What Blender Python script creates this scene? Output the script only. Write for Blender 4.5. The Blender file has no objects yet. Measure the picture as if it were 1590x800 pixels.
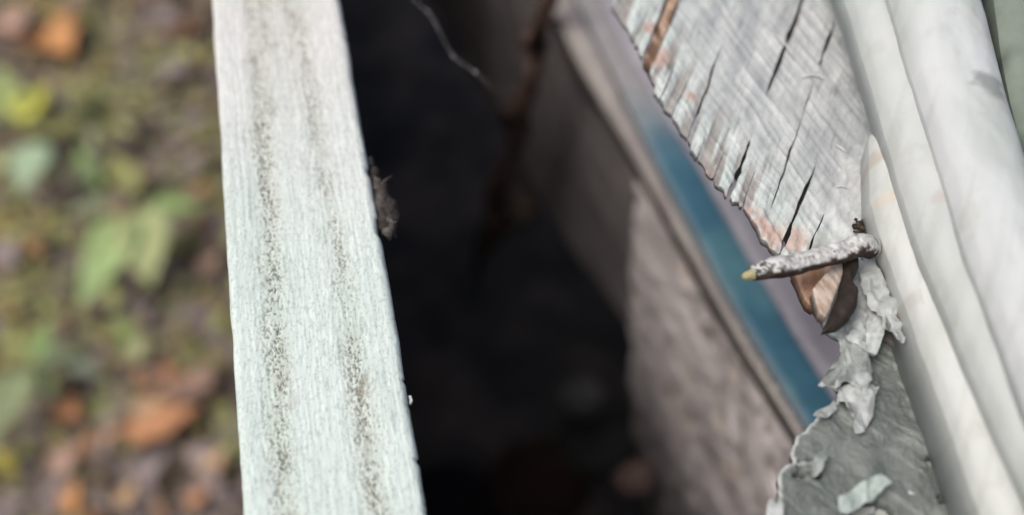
import bpy, math, random
import numpy as np
random.seed(7)
S = bpy.context.scene
COL = S.collection
R = math.radians

# ------------------------------------------------------------------ camera, sky, sun, exposure
CAM_Z = 1.05
PITCH = R(54.0)            # looking down at 54 degrees below the horizon
F = 1767.0                 # focal length in photograph pixels (40 mm on 36 mm)
cam_d = bpy.data.cameras.new('camera')
cam = bpy.data.objects.new('camera', cam_d); COL.objects.link(cam)
cam.location = (0, 0, CAM_Z)
cam.rotation_euler = (math.pi/2 - PITCH, 0, 0)
cam_d.lens = 40; cam_d.sensor_width = 36
cam_d.clip_start = 0.01; cam_d.clip_end = 2000
cam_d.dof.use_dof = True
cam_d.dof.focus_distance = 0.284
cam_d.dof.aperture_fstop = 4.8
S.camera = cam

SUN_EL, SUN_AZ = R(62), R(-118)      # azimuth from +Y, negative = towards -X (left)
W = bpy.data.worlds.new('World'); S.world = W; W.use_nodes = True
wn = W.node_tree
sky = wn.nodes.new('ShaderNodeTexSky'); sky.sky_type = 'NISHITA'; sky.sun_disc = False
sky.sun_elevation = SUN_EL; sky.sun_rotation = SUN_AZ
sky.air_density = 1.0; sky.dust_density = 7.0; sky.ozone_density = 1.0
bg = wn.nodes['Background']; bg.inputs['Strength'].default_value = 0.12
wn.links.new(sky.outputs[0], bg.inputs[0])
sd = bpy.data.lights.new('sun', 'SUN'); sd.energy = 1.6; sd.angle = R(28); sd.color = (1, .965, .925)
sun = bpy.data.objects.new('sun', sd); COL.objects.link(sun)
from mathutils import Vector
_d = Vector((math.sin(SUN_AZ)*math.cos(SUN_EL), math.cos(SUN_AZ)*math.cos(SUN_EL), math.sin(SUN_EL)))
sun.rotation_euler = _d.to_track_quat('Z', 'Y').to_euler()
S.view_settings.view_transform = 'Standard'; S.view_settings.look = 'None'
S.view_settings.exposure = 0.0; S.view_settings.gamma = 1.0

# ------------------------------------------------------------------ helpers: measuring
CP, SP = math.cos(PITCH), math.sin(PITCH)
FW = np.array([0, CP, -SP]); UP = np.array([0, SP, CP]); RT = np.array([1., 0, 0]); EYE = np.array([0, 0, CAM_Z])
def ray(px, py):
    return FW + RT*((px-795)/F) + UP*((400-py)/F)
def G(px, py, h):
    """point on the level plane h metres below the eye"""
    r = ray(px, py); return EYE + r*(h/-r[2])
def GP(pts, h):
    return [tuple(G(x, y, h)[:2]) for x, y in pts]

# ------------------------------------------------------------------ helpers: noise
def _h(ix, iy, seed):
    n = (ix.astype(np.int64)*374761393 + iy.astype(np.int64)*668265263 + seed*1274126177) & 0xffffffff
    n = ((n ^ (n >> 13))*1274126177) & 0xffffffff
    return ((n ^ (n >> 16)) & 0xffff)/65535.0
def vn(x, y, seed=0):
    x = np.asarray(x, float); y = np.asarray(y, float)
    ix = np.floor(x); iy = np.floor(y); fx = x-ix; fy = y-iy
    fx = fx*fx*(3-2*fx); fy = fy*fy*(3-2*fy)
    a = _h(ix, iy, seed); b = _h(ix+1, iy, seed); c = _h(ix, iy+1, seed); d = _h(ix+1, iy+1, seed)
    return (a*(1-fx)+b*fx)*(1-fy)+(c*(1-fx)+d*fx)*fy
def fbm(x, y, seed=0, o=4):
    s = 0; a = .5; t = 0
    for i in range(o):
        s = s + a*vn(x*2**i, y*2**i, seed+i*17); t += a; a *= .5
    return s/t
def sstep(a, b, x):
    t = np.clip((x-a)/(b-a), 0, 1); return t*t*(3-2*t)
def mixc(c0, c1, t):
    t = np.asarray(t)[:, None]; return np.asarray(c0)*(1-t)+np.asarray(c1)*t

# ------------------------------------------------------------------ helpers: objects
def props(o, label=None, cat=None, group=None, kind=None):
    if label: o['label'] = label
    if cat: o['category'] = cat
    if group: o['group'] = group
    if kind: o['kind'] = kind
    return o
def empty(name, loc, label, cat, group=None):
    o = bpy.data.objects.new(name, None); COL.objects.link(o); o.location = loc
    o.empty_display_size = .01
    return props(o, label, cat, group)
def mesh(name, V, Fc, mat, parent=None, cols=None, smooth=True, origin=None):
    V = np.asarray(V, float)
    if parent is not None: org = np.array(parent.matrix_basis.translation)
    elif origin is not None: org = np.array(origin, float)
    else: org = np.zeros(3)
    p = parent
    while p is not None and p.parent is not None:
        p = p.parent; org = org + np.array(p.location)
    if parent is not None and parent.type == 'MESH': org = np.array(parent.get('_o', (0, 0, 0)))
    me = bpy.data.meshes.new(name)
    me.from_pydata((V-org).tolist(), [], [tuple(f) for f in Fc]); me.update()
    if smooth: me.polygons.foreach_set('use_smooth', [True]*len(me.polygons))
    if cols is not None:
        at = me.color_attributes.new('Col', 'FLOAT_COLOR', 'POINT')
        c = np.ones((len(V), 4)); c[:, :3] = cols; at.data.foreach_set('color', c.ravel())
    me.materials.append(mat)
    o = bpy.data.objects.new(name, me); COL.objects.link(o)
    if parent is not None: o.parent = parent
    elif origin is not None: o.location = origin
    return o

def sheet(poly, res, frame, height=None, color=None, thick=.004, rnd=0.0, flare=0):
    """solid slab with outline poly (u,v) on the plane frame=(O,U,V,N); height(u,v,edge distance) relief on its face"""
    O, U, Vv, N = [np.asarray(a, float) for a in frame]
    P = np.asarray(poly, float); Q = np.roll(P, -1, 0)
    lo = P.min(0)-res; hi = P.max(0)+res
    nu = int((hi[0]-lo[0])/res)+2; nv = int((hi[1]-lo[1])/res)+2
    us = lo[0]+np.arange(nu)*res; vs = lo[1]+np.arange(nv)*res
    cu, cv = np.meshgrid(us[:-1]+res/2, vs[:-1]+res/2, indexing='ij')
    ins = np.zeros(cu.shape, bool)
    for (x0, y0), (x1, y1) in zip(P, Q):
        if y0 == y1: continue
        c = ((y0 > cv) != (y1 > cv)) & (cu < (x1-x0)*(cv-y0)/(y1-y0)+x0); ins ^= c
    gu, gv = np.meshgrid(us, vs, indexing='ij')
    cnt = np.zeros(gu.shape, int)
    cnt[:-1, :-1] += ins; cnt[1:, :-1] += ins; cnt[:-1, 1:] += ins; cnt[1:, 1:] += ins
    used = cnt > 0; bnd = used & (cnt < 4)
    idx = -np.ones(gu.shape, int); idx[used] = np.arange(used.sum())
    pu = gu[used].copy(); pv = gv[used].copy(); b = bnd[used]
    dmin = np.full(pu.shape, 1e9); nx = pu.copy(); ny = pv.copy()
    for p0, p1 in zip(P, Q):
        d = p1-p0; L = d@d+1e-18
        t = np.clip(((pu-p0[0])*d[0]+(pv-p0[1])*d[1])/L, 0, 1)
        qx = p0[0]+t*d[0]; qy = p0[1]+t*d[1]; dd = np.hypot(pu-qx, pv-qy)
        m = dd < dmin; dmin = np.where(m, dd, dmin); nx = np.where(m, qx, nx); ny = np.where(m, qy, ny)
    pu[b] = nx[b]; pv[b] = ny[b]; dmin[b] = 0
    hgt = np.zeros_like(pu) if height is None else height(pu, pv, dmin)
    if rnd > 0:
        k = np.clip(1-dmin/rnd, 0, 1); hgt = hgt-rnd*(1-np.sqrt(np.maximum(0, 1-k*k)))*.9
    top = O+np.outer(pu, U)+np.outer(pv, Vv)+np.outer(hgt, N)
    bot = O+np.outer(pu, U)+np.outer(pv, Vv)+np.outer(np.minimum(-thick, hgt-thick*.3), N)
    if flare:                                     # undercut sides
        c0 = P.mean(0); bot = bot
    n = len(pu); I, J = np.nonzero(ins)
    q = np.stack([idx[I, J], idx[I+1, J], idx[I+1, J+1], idx[I, J+1]], 1)
    if np.dot(np.cross(U, Vv), N) < 0: q = q[:, ::-1]
    e = np.concatenate([q[:, [0, 1]], q[:, [1, 2]], q[:, [2, 3]], q[:, [3, 0]]])
    key = e[:, 0]*n+e[:, 1]; rev = e[:, 1]*n+e[:, 0]
    be = e[~np.isin(key, rev)]
    bt = np.unique(be)
    mp = -np.ones(n, int); mp[bt] = n+np.arange(len(bt)); mt_ = mp+len(bt)
    Vt = np.concatenate([top, bot[bt], top[bt]])
    side = np.stack([mt_[be[:, 1]], mt_[be[:, 0]], mp[be[:, 0]], mp[be[:, 1]]], 1)
    faces = np.concatenate([q, side]).tolist()
    # close the underside with one fan about its middle
    mid = len(Vt); Vt = np.concatenate([Vt, Vt[n:n+len(bt)].mean(0)[None]])
    faces += [[int(mp[a]), int(mp[c]), mid][::-1] for a, c in be]
    C = None
    if color is not None:
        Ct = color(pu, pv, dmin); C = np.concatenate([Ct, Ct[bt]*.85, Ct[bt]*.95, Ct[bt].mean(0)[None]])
    return Vt, faces, C
def level(h): return ((0, 0, CAM_Z-h), (1, 0, 0), (0, 1, 0), (0, 0, 1))
def rough_poly(pts, step, amp, seed, closed=True):
    """subdivide an outline and make it ragged"""
    out = []; P = [np.array(p, float) for p in pts]; n = len(P); s = 0
    for i in range(n if closed else n-1):
        a, b = P[i], P[(i+1) % n]; L = np.linalg.norm(b-a); m = max(1, int(L/step)); d = (b-a)/(L+1e-12)
        for k in range(m):
            t = k/m; p = a+(b-a)*t; s += L/m
            w = (fbm(np.array([s/(step*4)]), np.array([seed*3.7]), seed, 4)[0]-.5)*2*amp
            out.append((p[0]-d[1]*w, p[1]+d[0]*w))
    return out
def tube(path, rad, seg=12, noise=0, seed=0, cap=True, fine=1, nf=1.0):
    P = np.asarray(path, float); r = np.asarray(rad, float)
    if fine > 1:
        t = np.linspace(0, len(P)-1, (len(P)-1)*fine+1)
        def cr(A):
            A = np.asarray(A); i = np.clip(t.astype(int), 0, len(P)-2); f = t-i
            g = lambda k: A[np.clip(k, 0, len(P)-1)]
            a, b, c, d = g(i-1), g(i), g(i+1), g(i+2)
            if A.ndim == 2: f = f[:, None]
            return .5*((2*b)+(c-a)*f+(2*a-5*b+4*c-d)*f*f+(3*b-a-3*c+d)*f**3)
        P, r = cr(P), cr(r)
    n = len(P); V = []; A = []
    ref = np.array([0, 0, 1.])
    for i in range(n):
        T = P[min(i+1, n-1)]-P[max(i-1, 0)]; T = T/np.linalg.norm(T)
        if abs(T@ref) > .95: rr = np.array([1., 0, 0])
        else: rr = ref
        X = np.cross(rr, T); X /= np.linalg.norm(X); Y = np.cross(T, X)
        for k in range(seg):
            a = 2*math.pi*k/seg
            w = 1+noise*(fbm(np.array([i*.35*nf]), np.array([math.cos(a)*2+math.sin(a)*1.3+5]), seed, 3)[0]-.5)*2
            V.append(P[i]+(X*math.cos(a)+Y*math.sin(a))*r[i]*w); A.append((i/(n-1), math.sin(a), math.cos(a-R(72))))
    Fc = []
    for i in range(n-1):
        for k in range(seg):
            k2 = (k+1) % seg; Fc.append((i*seg+k, i*seg+k2, (i+1)*seg+k2, (i+1)*seg+k))
    if cap:
        Fc.append(tuple(range(seg))[::-1]); Fc.append(tuple((n-1)*seg+k for k in range(seg)))
    return V, Fc, np.array(A)
def join(parts):
    V = []; Fc = []; C = []; hasc = all(p[2] is not None for p in parts); o = 0
    for v, f, c in parts:
        V.append(np.asarray(v)); Fc += [tuple(int(i)+o for i in q) for q in f]; o += len(v)
        if hasc: C.append(c)
    return np.concatenate(V), Fc, (np.concatenate(C) if hasc else None)

# ------------------------------------------------------------------ materials
def mat(name, stops, scale=60, detail=8, stretch=(1, 1, 1), rot=(0, 0, 0), rough=.75, bump=.3, bscale=400, bdist=.0006,
        attr=False, spec=.3, speck=None, wave=None, dist=0.0):
    m = bpy.data.materials.new(name); m.use_nodes = True
    t = m.node_tree; N = t.nodes; L = t.links; b = N['Principled BSDF']
    b.inputs['Roughness'].default_value = rough; b.inputs['Specular IOR Level'].default_value = spec
    tc = N.new('ShaderNodeTexCoord'); mp = N.new('ShaderNodeMapping'); mp2 = N.new('ShaderNodeMapping')
    mp.inputs['Rotation'].default_value = rot; mp2.inputs['Scale'].default_value = stretch
    L.new(tc.outputs['Object'], mp.inputs[0]); L.new(mp.outputs[0], mp2.inputs[0])
    n1 = N.new('ShaderNodeTexNoise'); n1.inputs['Scale'].default_value = scale; n1.inputs['Detail'].default_value = detail
    n1.inputs['Roughness'].default_value = .62; n1.inputs['Distortion'].default_value = dist
    L.new(mp2.outputs[0], n1.inputs[0])
    cr = N.new('ShaderNodeValToRGB'); L.new(n1.outputs[0], cr.inputs[0])
    while len(cr.color_ramp.elements) < len(stops): cr.color_ramp.elements.new(.5)
    for e, (p, c) in zip(cr.color_ramp.elements, stops): e.position = p; e.color = (*c, 1)
    out = cr.outputs[0]
    if attr:
        a = N.new('ShaderNodeAttribute'); a.attribute_name = 'Col'
        mx = N.new('ShaderNodeMix'); mx.data_type = 'RGBA'; mx.blend_type = 'MULTIPLY'; mx.inputs[0].default_value = 1
        L.new(out, mx.inputs[6]); L.new(a.outputs[0], mx.inputs[7]); out = mx.outputs[2]
    if speck:       # (scale, threshold, softness, colour): dirt specks
        n3 = N.new('ShaderNodeTexNoise'); n3.inputs['Scale'].default_value = speck[0]; n3.inputs['Detail'].default_value = 3
        L.new(mp2.outputs[0], n3.inputs[0])
        mr = N.new('ShaderNodeMapRange'); mr.inputs[1].default_value = speck[1]; mr.inputs[2].default_value = speck[1]+speck[2]
        L.new(n3.outputs[0], mr.inputs[0])
        mx = N.new('ShaderNodeMix'); mx.data_type = 'RGBA'; L.new(mr.outputs[0], mx.inputs[0])
        L.new(out, mx.inputs[6]); mx.inputs[7].default_value = (*speck[3], 1); out = mx.outputs[2]
    L.new(out, b.inputs['Base Color'])
    n2 = N.new('ShaderNodeTexNoise'); n2.inputs['Scale'].default_value = bscale; n2.inputs['Detail'].default_value = 6
    L.new(mp2.outputs[0], n2.inputs[0])
    bp = N.new('ShaderNodeBump'); bp.inputs['Strength'].default_value = bump; bp.inputs['Distance'].default_value = bdist
    hsrc = n2.outputs[0]
    if wave:        # (rotation z, scale, strength): saw marks
        mw = N.new('ShaderNodeMapping'); mw.inputs['Rotation'].default_value = (0, 0, wave[0])
        L.new(tc.outputs['Object'], mw.inputs[0])
        w = N.new('ShaderNodeTexWave'); w.inputs['Scale'].default_value = wave[1]; w.inputs['Distortion'].default_value = 1.6
        w.inputs['Detail'].default_value = 3; w.inputs['Detail Scale'].default_value = 1.5
        L.new(mw.outputs[0], w.inputs[0])
        ma = N.new('ShaderNodeMath'); ma.operation = 'MULTIPLY_ADD'; ma.inputs[1].default_value = wave[2]
        L.new(w.outputs[1], ma.inputs[0]); L.new(n2.outputs[0], ma.inputs[2]); hsrc = ma.outputs[0]
    L.new(hsrc, bp.inputs['Height']); L.new(bp.outputs[0], b.inputs['Normal'])
    return m

GR = math.atan2(*(G(1240, 0, .23)-G(1130, 300, .23))[[0, 1]])      # grain direction of the sill wood, angle from +Y
M = {}
_s = G(1290, 138, .23)-G(1180, 0, .23); _s /= np.linalg.norm(_s); SN = (-_s[1], _s[0])      # across the saw marks
M['soil'] = mat('soil', [(.30, (.06, .048, .034)), (.48, (.15, .125, .10)), (.58, (.24, .20, .20)), (.75, (.32, .27, .265))], scale=26, bump=.8, bscale=90, bdist=.01, rough=.95, attr=False)
M['gap_shade'] = mat('black_shade_soil', [(.3, (.032, .033, .036)), (.5, (.070, .064, .062)), (.7, (.16, .125, .105))], scale=12, rough=1, spec=.05, bump=.5, bscale=60, bdist=.01)  # soil tones darkened: the shade of the gap put into colour
M['litter'] = mat('litter', [(.35, (1.1, 1.1, 1.1)), (.65, (1.9, 1.85, 1.8))], scale=60, attr=True, rough=.85)
M['leaf'] = mat('leaf', [(.35, (.9, .9, .88)), (.65, (1.3, 1.3, 1.3))], scale=70, attr=True, rough=.55, bump=.3, bscale=150)
M['white_top'] = mat('weathered_white_paint', [(.30, (.86, .88, .875)), (.5, (.965, .98, .965)), (.7, (1.0, 1.0, 1.0))], scale=900, stretch=(1, .10, 1), rot=(0, 0, 0), attr=True,
                     rough=.7, bump=.5, bscale=1500, bdist=.0003)
M['tar'] = mat('blackish_timber', [(.3, (.015, .019, .025)), (.7, (.026, .029, .034))], scale=40, rough=.95, spec=.1)  # even near-black timber colour
M['wood'] = mat('silvered_wood', [(.30, (.74, .74, .75)), (.46, (.92, .92, .92)), (.60, (1, 1, 1)), (.8, (1.0, 1.0, 1.0))], scale=800, stretch=(1, .3, 1), rot=(0, 0, GR), attr=True,
                rough=.85, bump=.45, bscale=1500, bdist=.0003, wave=(-math.atan2(SN[1], SN[0]), 300, .0))
M['gloss_white'] = mat('old_white_gloss_paint', [(.30, (.90, .915, .92)), (.52, (.97, .98, .97)), (.7, (1, 1, 1))], scale=70, stretch=(1, .45, 1), attr=True, rough=.5, bump=.2, bscale=300, bdist=.0006,
                       speck=(230, .73, .08, (.46, .43, .39)))
M['greypaint'] = mat('grey_green_paint', [(.3, (.80, .80, .80)), (.5, (.95, .95, .95)), (.7, (1.08, 1.08, 1.08))], scale=260, attr=True, rough=.55, bump=.5, bscale=900, bdist=.0005, stretch=(1, .5, 1), rot=(0, 0, R(-50)))
M['flake'] = mat('peeling_white_paint', [(.3, (.82, .84, .84)), (.6, (1, 1, 1))], scale=350, attr=True, rough=.6, bump=.6, bscale=800, bdist=.0005)
M['ledge'] = mat('ledge_paint', [(.3, (.82, .82, .82)), (.6, (1, 1, 1))], scale=120, attr=True, rough=.5, bump=.2)
M['concrete'] = mat('rough_render', [(.25, (.74, .72, .72)), (.45, (.9, .89, .89)), (.62, (1, 1, 1)), (.8, (1.08, 1.05, 1.04))], scale=70, attr=True, rough=.95, bump=.6, bscale=200, bdist=.002)
M['darkwood'] = mat('dark_timber', [(.3, (.75, .75, .75)), (.6, (1, 1, 1))], scale=80, attr=True, rough=.9, bump=.5, bscale=120, bdist=.002)
M['rust'] = mat('rust', [(.3, (.5, .5, .5)), (.6, (1, 1, 1))], scale=500, attr=True, rough=.7, bump=.8, bscale=1200, bdist=.0005)
M['bark'] = mat('bark_debris', [(.35, (.35, .35, .35)), (.65, (1, 1, 1))], scale=600, attr=True, rough=.95, bump=1, bscale=900, bdist=.001)
M['silk'] = mat('spider_silk', [(.3, (.35, .35, .35)), (.7, (.6, .6, .6))], scale=300, rough=.4)

# ------------------------------------------------------------------ ground
def ground():
    xs = np.concatenate([[-300, -30, -4], np.linspace(-1.6, 1.3, 146), [4, 30, 300]])
    ys = np.concatenate([[-300, -30, -4], np.linspace(-1.2, 2.0, 161), [5, 30, 300]])
    X, Y = np.meshgrid(xs, ys, indexing='ij')
    near = np.exp(-((X/1.5)**2+((Y-.4)/1.6)**2)**2)
    Z = (fbm(X*9, Y*9, 3, 4)-.5)*.035*near
    V = np.stack([X.ravel(), Y.ravel(), Z.ravel()], 1); n = len(ys)
    Fc = [(i*n+j, (i+1)*n+j, (i+1)*n+j+1, i*n+j+1) for i in range(len(xs)-1) for j in range(n-1)]
    props(mesh('ground', V, Fc, M['soil']), kind='structure')
ground()
v_, f_ = None, None
def gz(x, y): return (float(fbm(np.array([x*9]), np.array([y*9]), 3, 4)[0])-.5)*.035*math.exp(-((x/1.5)**2+((y-.4)/1.6)**2)**2)

# a leaf blade: ovate, creased along the midrib, curled; base at the origin pointing along +Y
def leaf_mesh(L, w, curl=.3, cup=.3, seed=0, n=9, notch=0.0, tip=1.0):
    rs = random.Random(seed); V = []; Fc = []
    for i in range(n+1):
        t = i/n; ww = w*.5*(math.sin(math.pi*min(1, t**.62))*(1.12-.2*t) if 0 < t < 1 else 0.02)*(1+notch*math.sin(t*19+seed))
        zc = curl*L*(t*t-.2*t)
        for k, s in enumerate((-1, -.55, 0, .55, 1)):
            V.append((s*ww+.06*L*math.sin(t*2.2+seed), t*L, zc+abs(s)**1.3*cup*ww*2*.5+rs.uniform(-.01, .01)*L))
    for i in range(n):
        for k in range(4): a = i*5+k; Fc.append((a, a+1, a+6, a+5))
    m = len(V); th = .0006
    V += [(x, y, z-th) for x, y, z in V]
    Fc += [tuple(m+i for i in f[::-1]) for f in Fc]
    for i in range(n):
        Fc.append((i*5, (i+1)*5, m+(i+1)*5, m+i*5)); Fc.append(((i+1)*5+4, i*5+4, m+i*5+4, m+(i+1)*5+4))
    return np.array(V), Fc
def xf(V, loc, yaw, pitch=0, roll=0):
    from mathutils import Euler
    Rm = np.array(Euler((pitch, roll, yaw)).to_matrix()); return V@Rm.T+np.array(loc)
def leafcol(n, c, seed, vein=None):
    r = np.random.RandomState(seed); c = np.array(c)
    C = np.tile(c, (n, 1))*(1+r.uniform(-.12, .12, (n, 1)))
    h = n//2
    for i in range(h):
        if i % 5 == 2: C[i] = C[i]*1.15
    return C
def aim(px0, py0, px1, py1, z):
    """base, length and heading of something lying from one spot to another z above the ground"""
    a = G(px0, py0, CAM_Z-z); b = G(px1, py1, CAM_Z-z); d = b-a
    return a, float(np.hypot(d[0], d[1])), math.atan2(-d[0], d[1])

# small litter nobody could count
def litter():
    rs = random.Random(21); parts = []
    palA = [(.20, .17, .17), (.15, .125, .125), (.09, .068, .05), (.06, .045, .03), (.035, .027, .02)]
    palB = [(.17, .18, .07), (.21, .23, .10), (.19, .165, .065), (.25, .26, .15), (.12, .135, .06)]
    palC = [(.30, .16, .08), (.24, .12, .065), (.33, .23, .15), (.27, .18, .13), (.16, .10, .06)]
    for i in range(7000):
        x = rs.uniform(-1.1, -.11); y = rs.uniform(-.1, 1.7)
        if rs.random() < .15: x = rs.uniform(-1.6, 1.2); y = rs.uniform(-.9, 2.0)
        if x > -.12-.08*max(0, y): continue
        L = rs.uniform(.012, .036)
        V, Fc = leaf_mesh(L, L*rs.uniform(.35, .8), rs.uniform(-.3, .5), rs.uniform(-.4, .5), i, n=3)
        V = xf(V, (x, y, gz(x, y)+rs.uniform(.001, .012)), rs.uniform(0, 6.3), rs.uniform(-.4, .4), rs.uniform(-.4, .4))
        # patches: mossy olive, rusty, bare grey brown
        wB = float(fbm(np.array([x*5.5+3]), np.array([y*5.5]), 201, 3)[0]); wC = float(fbm(np.array([x*5+9]), np.array([y*5]), 202, 3)[0])
        pal = palB if wB > .50 else (palC if wC > .49 else palA)
        if rs.random() < .2: pal = palA
        parts.append((V, Fc, leafcol(len(V), rs.choice(pal), i)))
    props(mesh('leaf_litter', *join(parts)[:2], M['litter'], cols=join(parts)[2]), kind='stuff')
litter()

# fallen leaves that can be made out
def fallen(px0, py0, px1, py1, wr, c, label, group=None, z=.02, curl=.2, seed=1, cup=.3):
    c = tuple(.88*a+.12*b for a, b in zip(c, (.19, .15, .11)))
    a, L, yaw = aim(px0, py0, px1, py1, z)
    a[2] = z+max(0, gz(a[0], a[1]))
    V, Fc = leaf_mesh(L, L*wr*.85, curl*1.8, cup*2, seed, n=14, notch=.28)
    o = mesh('fallen_leaf', xf(V, a, yaw, .05, 0), Fc, M['leaf'], cols=leafcol(len(V), c, seed), origin=a)
    props(o, label, 'leaf', group)
OR, RB, TN, PK, YB, PG = (.50, .25, .10), (.40, .19, .09), (.46, .31, .18), (.38, .25, .20), (.24, .19, .06), (.24, .205, .21)
FL = [
 (60, 50, 115, 110, .9, OR, 'orange brown curled leaf, brightest of the litter near the top left corner'),
 (0, 30, 40, 85, .8, PK, 'dull pink leaf at the far upper left edge of the ground'),
 (100, 5, 60, 45, .7, YB, 'dark amber leaf touching the top of the frame left of the white board'),
 (245, 20, 285, 45, .6, PG, 'grey brown leaf in the bare patch near the top'),
 (255, 105, 300, 130, .6, PG, 'mauve grey leaf beside the board at the upper part of the ground'),
 (330, 350, 305, 375, .8, PK, 'small pinkish tan leaf just left of the white board at mid height'),
 (325, 290, 300, 305, .7, OR, 'tiny rusty orange leaf right of the green leaf plant'),
 (340, 580, 230, 650, .36, PK, 'long dusty pink leaf slanting up to the white board'),
 (220, 655, 265, 625, .7, TN, 'pale tan leaf under the long dusty pink leaf'),
 (205, 690, 320, 640, .45, RB, 'deep orange leaf slanting below the pale tan leaf'),
 (90, 625, 140, 665, .7, RB, 'red brown leaf left of the dark gap in the lower litter'),
 (85, 740, 125, 690, .75, PK, 'light peach leaf low in the litter at the left'),
 (215, 750, 265, 715, .62, PG, 'pale lilac grey leaf lit near the bottom of the litter'),
 (320, 750, 355, 705, .7, TN, 'beige leaf tucked beside the foot of the white board'),
 (110, 800, 120, 745, .6, OR, 'burnt orange leaf upright at the bottom edge of the ground'),
 (185, 790, 210, 750, .6, TN, 'dull brown leaf at the bottom edge between orange and lilac leaves'),
 (60, 610, 105, 580, .5, (.45, .32, .12), 'small golden leaf lying on the lower green leaves'),
 (0, 700, 25, 745, .6, (.25, .22, .03), 'mustard yellow leaf at the lower left edge of the frame'),
 (30, 790, 5, 770, .7, PG, 'silver grey leaf in the bottom left corner'),
 (290, 790, 330, 770, .6, RB, 'dark russet leaf at the bottom right of the litter'),
 (165, 540, 205, 500, .5, YB, 'olive brown leaf above the bare earth in the lower half'),
 (240, 470, 205, 490, .6, PG, 'grey leaf just below the pale oval green leaf'),
 (310, 430, 345, 400, .7, (.24, .16, .12), 'brown leaf half hidden by the left side of the board'),
 (40, 370, 75, 410, .6, (.20, .12, .05), 'dark brown leaf left of the long green leaf'),
 (0, 385, 30, 430, .7, PG, 'mauve leaf at the left edge halfway down'),
 (5, 480, 35, 510, .6, YB, 'dark olive leaf at the left edge below the mauve leaf'),
]
for i, (a, b, c, d, w, co, lab) in enumerate(FL):
    fallen(a, b, c, d, w, co, lab, 'fallen leaves on the ground', z=.012+.012*((i*7) % 5)/5, curl=.15+.15*math.sin(i*2.1), seed=i+3)
rs = random.Random(5)
for i in range(90):
    x, y = rs.uniform(-20, 350), rs.uniform(-20, 820); L = rs.uniform(25, 50); a = rs.uniform(0, 6.3)
    CH = [((.24, .13, .07), 'rusty'), ((.22, .17, .12), 'tan'), ((.18, .15, .10), 'khaki brown'), ((.15, .14, .06), 'olive'), ((.14, .10, .07), 'dark brown'), ((.19, .16, .15), 'grey'), ((.12, .095, .06), 'blackish brown'), ((.20, .17, .17), 'mauve grey')]
    co, cw = rs.choice(CH)
    if y < 110: pl = 'near the orange leaf at the top'
    elif y < 300: pl = 'around the mossy weed' if x > 100 else 'around the yellow green sprig and pale seedling'
    elif y < 480: pl = 'right of the two hanging green leaves' if x > 240 else ('left of the two hanging green leaves' if x < 110 else 'under the two hanging green leaves')
    elif y < 640: pl = 'on the bare earth beside the board' if x > 170 else 'around the drooping plant at the lower left'
    else: pl = 'below the long dusty pink leaf' if x > 170 else 'in the bottom left corner litter'
    sz = 'small' if L > 37 else 'tiny'
    fallen(x, y, x+L*math.cos(a), y+L*math.sin(a), rs.uniform(.4, .75), co, '%s faded %s leaf %s' % (sz, cw, pl), 'small faded leaves in the litter', z=.006+rs.random()*.012, curl=rs.uniform(-.2, .4), seed=100+i)

# low green plants: stem + leaves
def plant(name, label, cpx, cpy, leaves, z=.05):
    c = G(cpx, cpy, CAM_Z-z); base = (c[0], c[1], gz(c[0], c[1])-.004)
    e = empty(name, base, label, 'plant')
    v, f, a = tube([base, ((base[0]+c[0])/2+.004, base[1]+.004, z*.5), c], [.0028, .0022, .0016], 8, fine=3)
    mesh('stem', v, f, M['leaf'], e, cols=np.tile((.10, .13, .05), (len(v), 1)))
    for i, (x0, y0, x1, y1, w, co, dz, cu) in enumerate(leaves):
        a, L, yaw = aim(x0, y0, x1, y1, z+dz); a[2] = z+dz
        V, Fc = leaf_mesh(L, L*w, cu, .35, i+cpx, n=12)
        V = xf(V, a, yaw, 0, 0.1*math.sin(i))
        mesh('leaf', V, Fc, M['leaf'], e, cols=leafcol(len(V), co, i))
        mv, mf, _ = tube([c, (c+a)/2+np.array([0, 0, .003]), a], [.0012, .001, .001], 6)
        mesh('leaf_stalk', mv, mf, M['leaf'], e, cols=np.tile((.12, .16, .06), (len(mv), 1)))
LG, MG, BG, YG, OG = (.27, .37, .16), (.19, .29, .11), (.29, .39, .26), (.42, .43, .08), (.21, .215, .085)
plant('broad_leaved_seedling', 'light green seedling with two large pointed leaves hanging side by side beside the white board', 205, 325,
      [(190, 335, 118, 478, .42, LG, .01, -.05), (212, 330, 240, 440, .62, (.29, .33, .16), .012, -.05), (235, 318, 315, 318, .42, MG, .008, 0),
       (180, 320, 95, 335, .4, (.17, .2, .12), .0, -.05), (205, 300, 175, 235, .45, OG, .004, .05)], z=.06)
plant('yellow_green_sprig', 'yellow green sprig with broad leaves at the upper left edge of the ground', 20, 185,
      [(25, 185, 75, 130, .62, YG, .01, 0), (15, 180, -35, 135, .6, (.27, .33, .12), .01, 0), (20, 185, 5, 100, .55, (.26, .31, .13), .008, 0),
       (25, 200, 90, 205, .4, OG, .0, 0)], z=.06)
plant('pale_leaved_seedling', 'blue green seedling with one wide pale leaf below the yellow green sprig', 70, 215,
      [(70, 225, 28, 300, .62, BG, .01, -.04), (75, 228, 78, 285, .4, (.14, .19, .12), .004, 0), (80, 210, 130, 185, .5, OG, .004, 0)], z=.05)
plant('mossy_weed', 'olive weed with many small leaves in the middle of the upper ground', 150, 180,
      [(150+30*math.cos(a), 175+24*math.sin(a), 150+(75+12*math.sin(a*5))*math.cos(a), 175+(62+10*math.cos(a*3))*math.sin(a), .42, (OG if k % 3 else (.22, .23, .14)), .004*(k % 4), 0)
       for k, a in enumerate([i*.57 for i in range(11)])], z=.035)
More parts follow.
